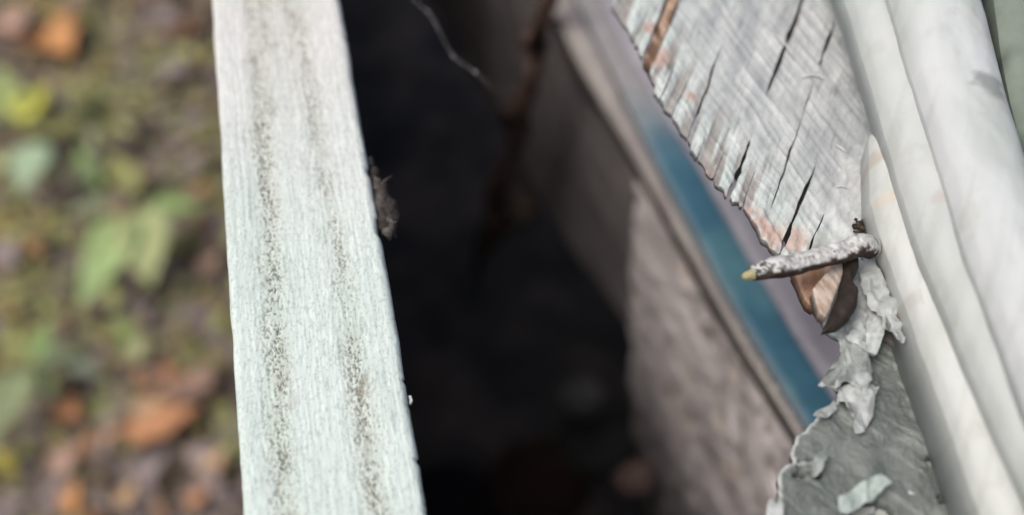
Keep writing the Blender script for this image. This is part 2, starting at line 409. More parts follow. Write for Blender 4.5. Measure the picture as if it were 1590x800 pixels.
plant('trailing_weed', 'small olive weed between the pale seedling and the hanging leaves', 135, 265,
      [(135, 265, 135+55*math.cos(a), 262+36*math.sin(a), .4, (OG, MG, (.17, .19, .13))[k % 3], .004*(k % 3), 0) for k, a in enumerate([.3, 1.2, 2.3, 3.4, 4.4, 5.4])], z=.03)
plant('ground_elder', 'dull green low plant with drooping leaves at the lower left', 60, 560,
      [(60, 565, 130, 545, .45, (.14, .17, .10), .01, 0), (62, 560, 75, 500, .5, MG, .006, 0), (55, 565, -10, 520, .5, OG, .004, 0), (55, 575, 15, 640, .5, MG, .01, -.03),
       (50, 580, -25, 690, .5, (.20, .24, .13), .012, -.05), (65, 575, 80, 625, .45, (.15, .19, .09), .004, 0), (80, 560, 165, 590, .3, (.16, .19, .14), .0, 0)], z=.045)
plant('small_weed', 'tiny dark green weed above the bare earth beside the board', 200, 520,
      [(200, 520, 200+45*math.cos(a), 518+30*math.sin(a), .4, (OG, MG)[k % 2], .003*k, 0) for k, a in enumerate([.2, 1.6, 2.9, 4.0, 5.2])], z=.02)

# ------------------------------------------------------------------ the white board: weathered cap on a near-black upright
hb = .240
BT = [G(328, 0, hb), G(375, 800, hb), G(527, 0, hb), G(665, 800, hb)]
def ext(a, b, y):   # point of line a-b at world y
    t = (y-a[1])/(b[1]-a[1]); return a+(b-a)*t
Y0, Y1 = -.35, 1.6
lft = lambda y: ext(BT[0], BT[1], y)[0]
rgt = lambda y: ext(BT[2], BT[3], y)[0]
cap = empty('weathered_board', ((lft(.1)+rgt(.1))/2, .1, CAM_Z-hb), 'long weathered white painted board with two speckled bands running along its top', 'board')
def board_top():
    # finely divided over the stretch in view
    ya, yb = -.02, .36; nv = 900; nu = 130
    vs = np.concatenate([np.linspace(Y0, ya, 60)[:-1], np.linspace(ya, yb, nv), np.linspace(yb, Y1, 60)[1:]])
    us = np.linspace(0, 1, nu)
    Um, Vm = np.meshgrid(us, vs, indexing='ij')
    wl = (fbm(Vm*60, 0*Vm+1, 5, 4)-.5)*.0010; wr = (fbm(Vm*60, 0*Vm+9, 8, 4)-.5)*.0011-.0005*sstep(.68, .76, fbm(Vm*190, 0*Vm+4, 18, 3))
    XL = np.vectorize(lft)(vs)[None, :]+wl; XR = np.vectorize(rgt)(vs)[None, :]+wr
    X = XL+(XR-XL)*Um; X = X-(wl*(1-Um)+wr*Um)*sstep(0, .06, np.minimum(Um, 1-Um)); wd = .04
    xm = (Um-.5)*wd
    z = (fbm(xm*1100+Vm*9, Vm*20, 11, 5)-.5)*.00032                       # raised grain
    z += (fbm(xm*2600, Vm*260, 12, 3)-.5)*.00035
    b1c = np.interp(Vm, [.03, .12, .25, .34], [.25, .245, .31, .35]); b2c = np.interp(Vm, [.03, .15, .24, .34], [.715, .73, .68, .60])
    b1c = b1c+.05*(fbm(Vm*40, Vm*0, 61, 2)-.5); b1 = np.exp(-((Um-b1c)/.082)**2); b2 = np.exp(-((Um-b2c)/.088)**2)*(.55+.45*sstep(.22, .12, Vm))
    b3 = np.exp(-((Um-.50)/.20)**2)*sstep(.19, .28, Vm)*.55
    band = np.clip(b1+b2+b3, 0, 1)
    spk = fbm(xm*3400, Vm*2100, 31, 2)
    blot = fbm(xm*330, Vm*110, 77, 4)
    s = band*sstep(.58, .74, spk+.55*(blot-.5)+.10*(band-.6))*.95
    st = sstep(.66, .78, fbm(xm*2600+7, Vm*110, 91, 3))*.5               # fine dark grain lines
    z -= s*.0006+band*.0003
    e = np.minimum(Um, 1-Um)*wd; k = np.clip(1-e/.0022, 0, 1); z -= .0022*(1-np.sqrt(1-k*k*.98))
    Z = CAM_Z-hb+z
    tint = fbm(xm*160, Vm*30, 51, 3)
    C = mixc((.55, .65, .62), (.67, .74, .72), tint.ravel())
    wm = sstep(.15, .27, Vm).ravel()
    C = C*(1-wm[:, None])+wm[:, None]*mixc((.60, .615, .60), (.69, .69, .68), tint.ravel())
    C = mixc(0, 0, np.zeros(len(C)))+C*(1-.16*st.ravel()[:, None])
    C = C*(1-.22*sstep(.56, .72, fbm(xm*2600, Vm*1500, 131, 3)).ravel()[:, None])*(1+.10*sstep(.55, .7, fbm(xm*1800, Vm*300, 132, 3)).ravel()[:, None])
    C = C*(1-(.13*band.ravel())[:, None]*np.array([.8, .8, 1.1]))
    for px, py, rx, ry, am in ((562, 600, 9, 26, .8), (548, 520, 6, 18, .5), (412, 437, 7, 12, .55), (455, 625, 9, 14, .4), (570, 690, 8, 26, .5), (505, 240, 8, 14, .4), (440, 580, 14, 40, .3)):
        q = G(px, py, hb); w = sstep(1.2, .3, np.hypot((X-q[0])/(rx*.3/F), (Vm-q[1])/(ry*.35/F))+1.3*(fbm(X*1500, Vm*900, 55, 3)-.5)).ravel()*am*.6
        C = C*(1-w[:, None])+w[:, None]*np.array((.20, .15, .105))
    brn = np.stack([.24+0*z, .225+0*z, .18+0*z], 2).reshape(-1, 3)
    blk = sstep(.66, .76, spk+.3*(blot-.5)).ravel()[:, None]
    brn = brn*(1-.55*blk)
    C = C*(1-s.ravel()[:, None])+brn*s.ravel()[:, None]*1.0
    P = np.stack([X.ravel(), Vm.ravel(), Z.ravel()], 1)
    # lower rows: undercut sides and a flat underside
    n = len(vs); nv = n
    Fc = [(i*n+j, (i+1)*n+j, (i+1)*n+j+1, i*n+j+1) for i in range(nu-1) for j in range(n-1)]
    A = len(P); th = .014
    Lb = np.stack([XL[0]+.0065, vs, 0*vs+CAM_Z-hb-th], 1); Rb = np.stack([XR[0]-.0065, vs, 0*vs+CAM_Z-hb-th], 1)
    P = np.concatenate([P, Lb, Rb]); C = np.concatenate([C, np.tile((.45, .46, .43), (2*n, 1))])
    for j in range(n-1):
        Fc.append((A+j, j, j+1, A+j+1)); r = (nu-1)*n
        Fc.append((r+j, A+n+j, A+n+j+1, r+j+1)); Fc.append((A+n+j, A+j, A+j+1, A+n+j+1))
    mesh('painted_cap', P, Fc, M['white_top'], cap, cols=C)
board_top()
def prism(pts, z0, z1):
    n = len(pts); V = [(x, y, z0) for x, y in pts]+[(x, y, z1) for x, y in pts]
    return V, [tuple(range(n))[::-1], tuple(range(n, 2*n))]+[(i, (i+1) % n, n+(i+1) % n, n+i) for i in range(n)]
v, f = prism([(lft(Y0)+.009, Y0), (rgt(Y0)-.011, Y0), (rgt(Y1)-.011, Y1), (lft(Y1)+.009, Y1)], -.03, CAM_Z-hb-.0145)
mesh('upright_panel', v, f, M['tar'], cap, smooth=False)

# gap soil, blackened in place of shade, a little above the ground outside
def pit():
    xs = np.linspace(0, 1, 74); ys = np.linspace(-.35, 1.6, 160); T, Y = np.meshgrid(xs, ys, indexing='ij')
    XL = np.array([rgt(y)-.016 for y in ys])[None, :]; X = XL+(.62-XL)*T
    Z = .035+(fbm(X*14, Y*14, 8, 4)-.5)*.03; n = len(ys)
    props(mesh('shade_soil', np.stack([X.ravel(), Y.ravel(), Z.ravel()], 1), [(i*n+j, (i+1)*n+j, (i+1)*n+j+1, i*n+j+1) for i in range(len(xs)-1) for j in range(n-1)], M['gap_shade']), kind='structure')
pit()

# dead leaves and crumbs fallen into the gap
def gap_debris():
    r4 = random.Random(44); parts = []
    for i in range(130):
        y = r4.uniform(.05, .52); x = r4.uniform(rgt(y)+.09, .5); L = r4.uniform(.012, .045)
        V, Fc = leaf_mesh(L, L*r4.uniform(.35, .8), r4.uniform(-.2, .6), r4.uniform(-.4, .5), i, n=4)
        parts.append((xf(V, (x, y, .045+r4.uniform(0, .015)), r4.uniform(0, 6.3), r4.uniform(-.4, .4), r4.uniform(-.4, .4)), Fc, leafcol(len(V), r4.choice([(.11, .07, .05), (.15, .10, .075), (.08, .065, .055), (.12, .11, .105), (.05, .04, .035)]), i)))
    v, f, c = join(parts); props(mesh('gap_debris', v, f, M['litter'], cols=c), kind='stuff')
gap_debris()

# clinging strip of bark debris on the inner side of the board
def debris():
    base = G(592, 330, hb+.006)
    e = empty('bark_scrap', base, 'ragged dark grey brown bark scrap clinging to the inner edge of the white board', 'bark scrap')
    rs = random.Random(3)
    def blob(c, r, seed, col):
        V = []; Fc = []; n, m = 10, 14
        for i in range(n+1):
            th = math.pi*i/n
            for j in range(m):
                ph = 2*math.pi*j/m; d = np.array([math.sin(th)*math.cos(ph), math.sin(th)*math.sin(ph), math.cos(th)])
                w = .55+.9*float(fbm(np.array([d[0]*2+seed]), np.array([d[1]*2+d[2]*1.7]), seed, 3)[0])
                V.append(c+d*np.array(r)*w)
        for i in range(n):
            for j in range(m): Fc.append((i*m+j, (i+1)*m+j, (i+1)*m+(j+1) % m, i*m+(j+1) % m))
        return np.array(V), Fc, np.tile(col, (len(V), 1))
    path = [(574, 252), (580, 272), (585, 290), (590, 306), (595, 322), (600, 338), (603, 350)]
    for i, (x, y) in enumerate(path):
        rr = [.0010, .0014, .0016, .0022, .0028, .0030, .0022][i]
        c = G(x+1, y, hb+.004)
        V, Fc, C = blob(c, (rr, rr*1.9, rr*1.3), i+4, ((.11, .10, .095), (.07, .06, .055), (.16, .145, .13), (.09, .07, .06))[i % 4])
        mesh('bark_flake', V, Fc, M['bark'], e, cols=C)
    ps = []
    for i in range(16):
        x, y = path[rs.randrange(2, 7)]; a = G(x, y, hb+.004); b = a+np.array([rs.uniform(-.001, .005), rs.uniform(-.006, .003), rs.uniform(-.002, .003)])
        tv, tf, _ = tube([a, (a+b)/2+np.array([.0005, 0, .0006]), b], [.00022, .00018, .00008], 5)
        ps.append((np.array(tv), tf, np.tile((.30, .27, .23), (len(tv), 1))))
    v, f, c = join(ps); props(mesh('fibre', v, f, M['bark'], e, cols=c), kind='stuff')
debris()
# little white chip on the right edge
v, f, c = sheet(rough_poly(GP([(634, 617), (639, 615), (641, 624), (637, 630)], hb), .0005, .0003, 4), .0003, level(hb-.0006), thick=.001, color=lambda u, v, d: np.tile((.5, .52, .49), (len(u), 1)))
props(mesh('paint_chip', v, f, M['flake'], cols=c, origin=G(638, 622, hb)), 'tiny white paint chip stuck on the right edge of the white board', 'paint chip')

# ------------------------------------------------------------------ far wall of the gap
hl = .372
A0, A1 = G(860, 0, hl), G(1246, 665, hl)
ud = A0-A1; ud[2] = 0; ud /= np.linalg.norm(ud)            # along the wall, away from the viewer
nn = np.array([-ud[1], ud[0], 0.]);                          # towards the gap (left)
if nn[0] > 0: nn = -nn
OW = A1.copy()
def on_wall(px, py, off=0.0):
    r = ray(px, py); t = ((OW+nn*off-EYE)@nn)/(r@nn); p = EYE+r*t
    return ((p-OW)@ud, p[2]-OW[2])
WF = lambda off: (OW+nn*off, ud, np.array([0, 0, 1.]), nn)
low = [on_wall(*p) for p in [(560, -120), (650, 20), (700, 110), (760, 225), (812, 330), (872, 425), (930, 500), (962, 560), (976, 640), (990, 720), (1020, 800), (1060, 880)]]
def dark_board():
    far = low[0][0]
    poly = [(-.35, 0), (.9, 0), (.9, low[0][1]-.02)]+low+[(-.35, low[-1][1]-.05)]
    def hgt(u, v, d): return (fbm(u*30, v*90, 5, 4)-.5)*.004
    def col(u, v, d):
        t = fbm(u*22, v*14, 6, 4); return mixc((.25, .225, .225), (.37, .335, .33), sstep(.3, .7, t))  # darker brown stands in for the shade on this part of the wall
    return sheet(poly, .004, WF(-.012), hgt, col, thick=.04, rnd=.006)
fw = empty('wall_shade_board', (OW[0], OW[1], OW[2]), 'dark brown board whose tone stands in for shade on the far side of the gap', 'board')
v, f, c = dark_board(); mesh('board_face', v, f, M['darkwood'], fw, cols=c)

def render_patch():
    pts = [(985, 236), (978, 300), (975, 380), (976, 460), (974, 540), (978, 620), (984, 690), (1000, 760), (1020, 830), (1080, 960)]
    uv = [on_wall(*p) for p in pts]
    poly = uv+[(-.30, uv[-1][1]), (-.30, -.001), (on_wall(985, 236)[0], -.001)]
    poly = rough_poly(poly, .004, .0014, 6)
    def hgt(u, v, d): return (fbm(u*110, v*110, 15, 4)-.5)*.005+(fbm(u*18, v*22, 4, 3)-.5)*.006
    def col(u, v, d):
        t = fbm(u*60, v*60, 26, 4); c = mixc((.64, .60, .605), (.80, .745, .745), sstep(.35, .65, t))
        s = sstep(.63, .74, fbm(u*120, v*90, 44, 4))*.55; c = c*(1-s[:, None])+s[:, None]*np.array((.12, .09, .085))
        k = sstep(.62, .74, fbm(u*95+9, v*80, 64, 3))*.6; c = c*(1-k[:, None])+k[:, None]*np.array((.84, .72, .62))
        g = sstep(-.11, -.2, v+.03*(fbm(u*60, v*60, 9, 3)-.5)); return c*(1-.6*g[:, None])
    return sheet(poly, .0016, WF(-.001), hgt, col, thick=.010, rnd=.002)
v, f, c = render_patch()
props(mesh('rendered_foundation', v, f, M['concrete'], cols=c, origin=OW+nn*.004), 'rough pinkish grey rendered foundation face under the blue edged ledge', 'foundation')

# rusty strip hanging across the dark board
def strip():
    pts = [(858, -40), (846, 20), (828, 70), (827, 120), (802, 180), (797, 240), (774, 300), (768, 345), (745, 400), (738, 450)]
    path = []
    for x, y in pts:
        u, z = on_wall(x, y, .014); path.append(OW+nn*.014+ud*u+np.array([0, 0, z]))
    v, f, a = tube(path, [.003, .0045, .0055, .004, .007, .005, .008, .010, .006, .002], 12, noise=.9, seed=5, fine=4)
    t = fbm(a[:, 0]*22, a[:, 1]*2, 4, 3)
    c = mixc((.16, .105, .085), (.34, .22, .17), sstep(.35, .65, t))
    props(mesh('hanging_root', v, f, M['bark'], cols=c, origin=path[0]), 'dim reddish brown root hanging down the dark board in the gap', 'root')
strip()

# ledge: lip, blue band, lavender grey band
L0 = [(770, -150), (855, 0), (900, 90), (995, 250), (1100, 435), (1165, 545), (1240, 665), (1330, 810), (1400, 930)]
L1 = [(810, -150), (898, 0), (942, 90), (1020, 250), (1118, 435), (1182, 545), (1256, 665), (1360, 810), (1430, 930)]
L2 = [(845, -150), (938, 0), (984, 90), (1082, 250), (1180, 420), (1246, 530), (1322, 650), (1420, 810), (1490, 930)]
L3 = [(1000, -150), (1080, 0), (1120, 90), (1220, 250), (1310, 420), (1370, 530), (1440, 650), (1530, 810), (1600, 930)]
hz = .360
led = empty('sill_ledge', G(1130, 400, hz), 'painted ledge with a faded blue stripe, out of focus below the weathered wood', 'ledge')
def band(name, a, b, h, colf, rnd, th, off=(0, 0)):
    pa = GP(a, h); pb = GP(b, h)
    def prol(p):      # run on past the frame in both directions
        p = [np.array(q) for q in p]; d0 = p[0]-p[1]; d0 /= np.linalg.norm(d0); d1 = p[-1]-p[-2]; d1 /= np.linalg.norm(d1)
        return [tuple(p[0]+d0*.35)]+[tuple(q) for q in p]+[tuple(p[-1]+d1*.2)]
    poly = prol(pa)+prol(pb)[::-1]
    v, f, c = sheet(poly, .002, level(h), lambda u, v, d: (fbm(u*50, v*30, 3, 3)-.5)*.0015, colf, thick=th, rnd=rnd)
    mesh(name, v, f, M['ledge'], led, cols=c)
def c_lip(u, v, d):
    t = fbm(u*60, v*40, 12, 3); w = sstep(.10, .30, v)
    c = mixc((.32, .29, .285), (.42, .395, .375), sstep(.3, .7, t)); return c*(1-.12*w[:, None])
def c_blue(u, v, d):
    t = fbm(u*45, v*35, 22, 3)
    c = mixc((.05, .145, .215), (.095, .225, .275), sstep(.3, .7, t))
    far = sstep(.30, .37, v+.03*(t-.5)); g = np.array((.30, .29, .30)); c = c*(1-far[:, None])+g*far[:, None]
    e = sstep(.0022, .0, d)*.5; return c*(1-e[:, None])+np.array((.25, .27, .28))*e[:, None]
def c_lav(u, v, d):
    t = fbm(u*45, v*35, 32, 3); return mixc((.285, .275, .325), (.37, .36, .41), sstep(.3, .7, t))
band('ledge_lip', L0, L1, hz+.002, c_lip, .0045, .012)
band('blue_stripe', L1, L2, hz, c_blue, .0015, .010)
band('grey_band', L2, L3, hz-.004, c_lav, .003, .016)

# rubble dimly seen at the foot of the gap
def stone(px, py, h, r, col, label, seed):
    c = G(px, py, h); V = []; Fc = []; n, m = 12, 18
    for i in range(n+1):
        th = math.pi*i/n
        for j in range(m):
            ph = 2*math.pi*j/m; d = np.array([math.sin(th)*math.cos(ph), math.sin(th)*math.sin(ph), math.cos(th)])
            w = .7+.6*float(fbm(np.array([d[0]*1.6+seed]), np.array([d[1]*1.6+d[2]*1.3]), seed, 3)[0])
            V.append(c+d*r*np.array((1, .8, .7))*w)
    for i in range(n):
        for j in range(m): Fc.append((i*m+j, (i+1)*m+j, (i+1)*m+(j+1) % m, i*m+(j+1) % m))
    props(mesh('stone', V, Fc, M['concrete'], cols=np.tile(col, (len(V), 1)), origin=c), label, 'stone', 'stones at the bottom of the gap')
stone(905, 612, .66, .018, (.13, .13, .13), 'pale grey stone faintly seen at the right of the dark gap', 2)
stone(835, 745, .74, .04, (.045, .025, .02), 'dark red brown lump at the bottom middle of the gap', 5)
stone(985, 742, .56, .012, (.16, .11, .10), 'pinkish stone at the foot of the rendered foundation', 7)
stone(925, 690, .72, .03, (.05, .05, .05), 'dark grey stone below the pale one in the gap', 9)
stone(795, 322, .62, .018, (.14, .11, .08), 'small brown lump at the foot of the hanging root', 11)
stone(700, 780, .76, .04, (.012, .012, .016), 'blackish stone next to the white board at the bottom of the gap', 13)

# ------------------------------------------------------------------ weathered wood sill, split along its grain
hs = .230
EDGE = [(860, -120), (945, 0), (985, 62), (1004, 98), (1028, 165), (1058, 205), (1093, 262), (1122, 300), (1150, 322), (1166, 350), (1188, 386), (1215, 402), (1240, 440), (1264, 490), (1290, 522), (1330, 545), (1420, 565), (1600, 600), (1800, 640), (1900, 900)]
def edge_x(y): return np.interp(y, [p[1] for p in EDGE], [p[0] for p in EDGE])
sill = empty('weathered_sill', G(1180, 200, hs), 'silver grey weathered wooden sill split by dark cracks beside the bent nail', 'sill')
# (x on row 200, slope, opened stretches: (y0, y1, half width px))
BD = [(868, -.42, []), (925, -.44, [(-60, 70, .8)]), (950, -.42, [(-60, 110, 1.2)]), (975, -.40, [(-30, 95, 2.5)]), (1008, -.40, [(80, 190, 1.6)]), (1036, -.40, [(120, 230, 1)]),
      (1073, -.38, [(70, 240, 2)]), (1100, -.38, [(200, 300, .8)]), (1136, -.36, [(230, 330, .7)]), (1171, -.375, [(-60, 150, 3.2), (215, 320, 3.6)]), (1200, -.39, [(260, 380, 1.0)]),
      (1239, -.34, [(-80, -10, 2), (30, 105, 3.0), (125, 330, 1.3)]), (1288, -.40, [(255, 420, 3.3)]), (1333, -.40, [(330, 430, 1.6)]), (1392, -.36, []), (1480, -.34, [])]
def bline(k, y):
    x, s, op = BD[k]; w = (fbm(np.array([y*.03]), np.array([k*5.3]), 40+k, 4)[0]-.5)*7; g = -.5
    for a, b, hw in op:
        if a < y < b: g = max(g, hw*math.sin(math.pi*(y-a)/(b-a))**.6*(.35+1.3*vn(np.array([y*.09]), np.array([k*3.1]), 7)[0])+.1)
    return x+s*(y-200)+w, g
def sill_h(u, v, d):
    # rotate to grain axes
    a = u*math.cos(GR)-v*math.sin(GR); b = u*math.sin(GR)+v*math.cos(GR)
    z = (fbm(a*500, b*60, 61, 4)-.5)*.0005+(fbm(a*2200, b*1400, 62, 3)-.5)*.00018
    # diagonal saw marks
    s = u*SN[0]+v*SN[1]
    saw = (fbm(s*1250+fbm(u*60, v*60, 5, 2)*1.5, (u*SN[1]-v*SN[0])*60, 66, 3)-.5)
    z += saw*.0010
    ex = EXY; dist = np.min(np.hypot(u[:, None]-ex[None, :, 0], v[:, None]-ex[None, :, 1]), 1)
    z += sstep(.020, .006, dist)*(fbm(a*420, b*35, 86, 3)-.5)*.0030
    return z
EXY = np.array([G(edge_x(yy), yy, hs)[:2] for yy in range(-120, 560, 12)])
BARE = [(1205, 368, 30), (1185, 350, 22), (1240, 372, 24), (1262, 450, 30), (1020, 85, 26), (1012, 40, 20), (1095, 268, 14), (1072, 150, 13), (1122, 302, 10), (1165, 330, 16)]
def sill_c(u, v, d):
    a = u*math.cos(GR)-v*math.sin(GR); b = u*math.sin(GR)+v*math.cos(GR)
    t = fbm(a*260, b*60, 71, 4); m = fbm(u*60, v*60, 72, 3)
    c = mixc((.37, .395, .405), (.49, .515, .515), sstep(.3, .7, t))
    # worn mint-white paint nearer the left edge
    ex = EXY
    dist = np.min(np.hypot(u[:, None]-ex[None, :, 0], v[:, None]-ex[None, :, 1]), 1)
    pt = sstep(.024, .004, dist+.010*(m-.5)*2)*sstep(.36, .5, fbm(a*420, b*110, 75, 3)+.12)
    c = c*(1-pt[:, None])+pt[:, None]*mixc((.46, .54, .52), (.64, .68, .665), t)
    rg = sstep(.020, .006, dist)*sstep(.50, .36, fbm(a*420, b*35, 86, 3)); c = c*(1-rg[:, None])+rg[:, None]*mixc((.23, .225, .215), (.37, .355, .335), t)
    s = u*SN[0]+v*SN[1]
    lines = sstep(.60, .74, fbm(s*1250+fbm(u*60, v*60, 5, 2)*1.5, (u*SN[1]-v*SN[0])*60, 66, 3))
    c = c*(1+.22*lines[:, None]-.12*sstep(.44, .30, fbm(s*1250+fbm(u*60, v*60, 5, 2)*1.5, (u*SN[1]-v*SN[0])*60, 66, 3))[:, None])
    for px, py, r in BARE:
        q = G(px, py, hs); rr = r*.29/F
        w = sstep(1.3, .2, np.hypot(u-q[0], v-q[1])/rr+1.1*(fbm(u*500, v*500, 78, 4)-.5))*.8
        c = c*(1-w[:, None])+w[:, None]*mixc((.42, .24, .19), (.56, .40, .34), fbm(a*500, b*90, 79, 3))
    dk = sstep(.68, .80, fbm(a*1500, b*120, 83, 3))*.35
    return np.clip(c*(1-dk[:, None]), 0, .9)
for k in range(len(BD)-1):
    if k == 2: drop = .0022
    elif k in (0, 1): drop = .0008
    else: drop = .00008*math.sin(k*2.3)
    lo, hi = [], []
    for side, kk, sg in ((0, k, 1), (1, k+1, -1)):
        pts = []; y = -150
        while y < 900:
            x, g = bline(kk, y)
            if x < edge_x(y): break
            pts.append((x+sg*g, y)); y += 5
        (lo if side == 0 else hi).extend(pts)
    if len(hi) < 3: continue
    r2 = random.Random(k)
    tipy = (lo[-1][1] if lo else -150)+2
    # ragged end between the two sides
    e0, e1 = (lo[-1] if lo else hi[0]), hi[-1]
    endp = []
    m = 6
    for j in range(1, m):
        t = j/m; yy = e0[1]+(e1[1]-e0[1])*t; xx = e0[0]+(e1[0]-e0[0])*t
        endp.append((max(xx, edge_x(yy))+r2.uniform(-4.5, 2)+1, yy+r2.uniform(-3.5, 3.5)))
    poly = GP(lo+endp+hi[::-1], hs)
    res = .00042
    big = k >= 13
    v, f, c = sheet(poly, .0009 if big else res, level(hs+drop), sill_h, sill_c if k != 2 else (lambda u, v, d: mixc((.14, .085, .055), (.50, .36, .27), sstep(.3, .65, fbm(u*420, v*160, 3, 4)))), thick=.0020, rnd=.00006)
    mesh('wood_strip', v, f, M['wood'], sill, cols=c)
# beam carrying the strips
v, f, c = sheet(GP([(x+75, y) for x, y in EDGE]+[(1700, 900), (1500, -120)], hs+.0040), .004, level(hs+.0040), None, lambda u, v, d: np.tile((.20, .18, .165), (len(u), 1)), thick=.012)
mesh('sill_core', v, f, M['darkwood'], sill, cols=c)

# raised slivers and lint lying on the sill
def sliver(name, pts, w, col, label, cat, lift=.0006):
    w *= .6; col = tuple(c*.75 for c in col)
    path = [G(x, y, hs-lift-.0003*(i % 2)) for i, (x, y) in enumerate(pts)]
    v, f, a = tube(path, [w*.4]+[w]*(len(path)-2)+[w*.3], 8, noise=.5, seed=len(pts), fine=4)
    props(mesh(name, v, f, M['flake'], cols=np.tile(col, (len(v), 1)), origin=path[0]), label, cat)
sliver('wood_fibre', [(1205, 52), (1214, 62), (1224, 74), (1236, 90)], .00045, (.85, .85, .84), 'pale fibre lying diagonally across the long upper crack', 'wood fibre')
sliver('wood_fibre', [(1242, 122), (1258, 117), (1272, 118), (1283, 124)], .0005, (.86, .85, .83), 'short pale fibre lying level above the second crack', 'wood fibre')
sliver('wood_fibre', [(1296, 224), (1306, 230), (1314, 236)], .0005, (.88, .87, .86), 'small bright splinter on the sill near the white casing', 'wood fibre')
sliver('wood_fibre', [(1333, 152), (1342, 168), (1350, 190), (1353, 208)], .0004, (.82, .80, .78), 'thin pale sliver curling beside the casing edge', 'wood fibre', .001)
sliver('wood_fibre', [(1298, 291), (1308, 289), (1318, 293)], .00035, (.83, .82, .82), 'faint short fibre on the grey wood above the nail bend', 'wood fibre')

# ------------------------------------------------------------------ grey-green painted board and its flaking paint
hp = .236
gp = empty('painted_board', G(1350, 680, hp), 'grey green painted board with a torn jagged left edge below the bent nail', 'painted board')
gpoly = rough_poly(GP([(1170, 860), (1188, 800), (1204, 772), (1212, 738), (1238, 712), (1232, 692), (1258, 664), (1266, 650), (1298, 626), (1296, 596), (1306, 560), (1322, 500), (1350, 440), (1440, 440), (1600, 860), (1600, 930), (1170, 930)], hp), .0007, .0017, 17)
def dips(u, v, specs):
    z = np.zeros_like(u)
    for px, py, rx, ry, dp, ang in specs:
        q = G(px, py, hp); s = .27/F; du = u-q[0]; dv = v-q[1]; ca, sa = math.cos(ang), math.sin(ang)
        a = (du*ca+dv*sa)/(rx*s); b = (-du*sa+dv*ca)/(ry*s)
        z = np.maximum(z, dp*sstep(1.15, .7, np.hypot(a, b)+.5*(fbm(u*1500, v*1500, 7, 2)-.5)))
    return z
DIP = [(1255, 722, 17, 8, 1, .3), (1240, 738, 10, 6, .7, 0), (1374, 796, 12, 13, 1, .2), (1345, 790, 22, 9, .9, .4), (1447, 716, 7, 9, .8, 0), (1272, 738, 8, 4, .6, .9), (1345, 655, 6, 5, .5, 0), (1462, 775, 5, 8, .6, 0), (1320, 800, 12, 5, .6, .5)]
def gp_h(u, v, d):
    z = (fbm(u*260, v*260, 91, 4)-.5)*.0016+(fbm(u*1400, v*1400, 92, 3)-.5)*.0005
    # scratches running down to the left
    s = (u*.62+v*.78); z += (sstep(.55, .75, fbm(s*900, (u*.78-v*.62)*90, 94, 3)))*.00018
    wx = (u*.77+v*.64)+.0016*fbm(u*500, v*500, 5, 3); wy = (v*.77-u*.64)+.0016*fbm(u*500, v*500, 6, 3)
    cell = _h(np.floor(wx*210), np.floor(wy*120), 9)*.6+_h(np.floor(wx*520+3), np.floor(wy*330), 10)*.4; z += (cell-.5)*.0007+(fbm(u*3000, v*3000, 98, 2)-.5)*.0003          # broken paint layers
    return z-.004*dips(u, v, DIP)
def gp_c(u, v, d):
    t = fbm(u*180, v*180, 96, 4); c = mixc((.125, .145, .136), (.175, .198, .185), sstep(.3, .7, t))
    s = (u*.62+v*.78); sc = sstep(.66, .76, fbm(s*1000, (u*.78-v*.62)*110, 97, 3))*.5
    c = c*(1-sc[:, None])+np.array((.32, .35, .33))*sc[:, None]
    e = sstep(.0011, .0002, d+.0006*(fbm(u*900, v*900, 5, 2)-.4))*.8; c = c*(1-e[:, None])+np.array((.60, .63, .61))*e[:, None]
    k = dips(u, v, DIP); return c*(1-k[:, None])+np.array((.03, .03, .03))*k[:, None]
v, f, c = sheet(gpoly, .00036, level(hp), gp_h, gp_c, thick=.0025, rnd=.0004); mesh('paint_skin', v, f, M['greypaint'], gp, cols=c)

def flake(name, pts, h, tilt, seed, c0, c1, label=None, parent=None, curl=.002, th=.0007, jag=.0006, mt='flake', cat='paint flake'):
    P = rough_poly(GP(pts, h), .0005, jag*1.5, seed); q = np.mean(np.array(P), 0)
    def hg(u, v, d): return (u-q[0])*tilt[0]+(v-q[1])*tilt[1]+(fbm(u*170, v*170, seed, 2)-.5)*curl*2.4-np.abs(fbm(u*330+3, v*200, seed+1, 2)-.5)*.0035+(fbm(u*1800, v*1800, seed+1, 2)-.5)*.0002
    def cc(u, v, d): return mixc(c0, c1, sstep(.3, .7, fbm(u*420, v*420, seed+2, 3)))
    V, Fc, C = sheet(P, .00035, level(h), hg, cc, thick=.0001, rnd=.0002)
    V = V.copy()
    o = mesh(name, V, Fc, M[mt], parent, cols=C, origin=None if parent else (q[0], q[1], CAM_Z-h))
    if label: props(o, label, None if parent else cat)
WH, WG = (.36, .385, .38), (.50, .53, .52)
flake('paint_flake', [(1340, 380), (1352, 372), (1364, 402), (1380, 446), (1396, 492), (1404, 532), (1394, 528), (1376, 500), (1356, 476), (1342, 456), (1336, 420)], .226, (.15, -.05), 3, WH, WG,
      'long whitish paint flake curling down from the bend of the nail')
flake('paint_flake', [(1308, 496), (1330, 474), (1344, 490), (1352, 540), (1356, 590), (1352, 618), (1338, 600), (1318, 590), (1300, 596), (1272, 600), (1290, 570), (1306, 548), (1300, 520)], .230, (-.05, .05), 13, (.20, .225, .215), (.46, .49, .475),
      'crumpled pale grey paint flake with a pointed left tip', curl=.0011)
flake('paint_flake', [(1302, 598), (1330, 588), (1366, 598), (1360, 630), (1346, 672), (1330, 668), (1328, 648), (1312, 626), (1300, 620)], .2325, (.02, .03), 23, (.33, .355, .35), (.47, .50, .49),
      'hanging tooth shaped paint flake under the crumpled one', curl=.0011)
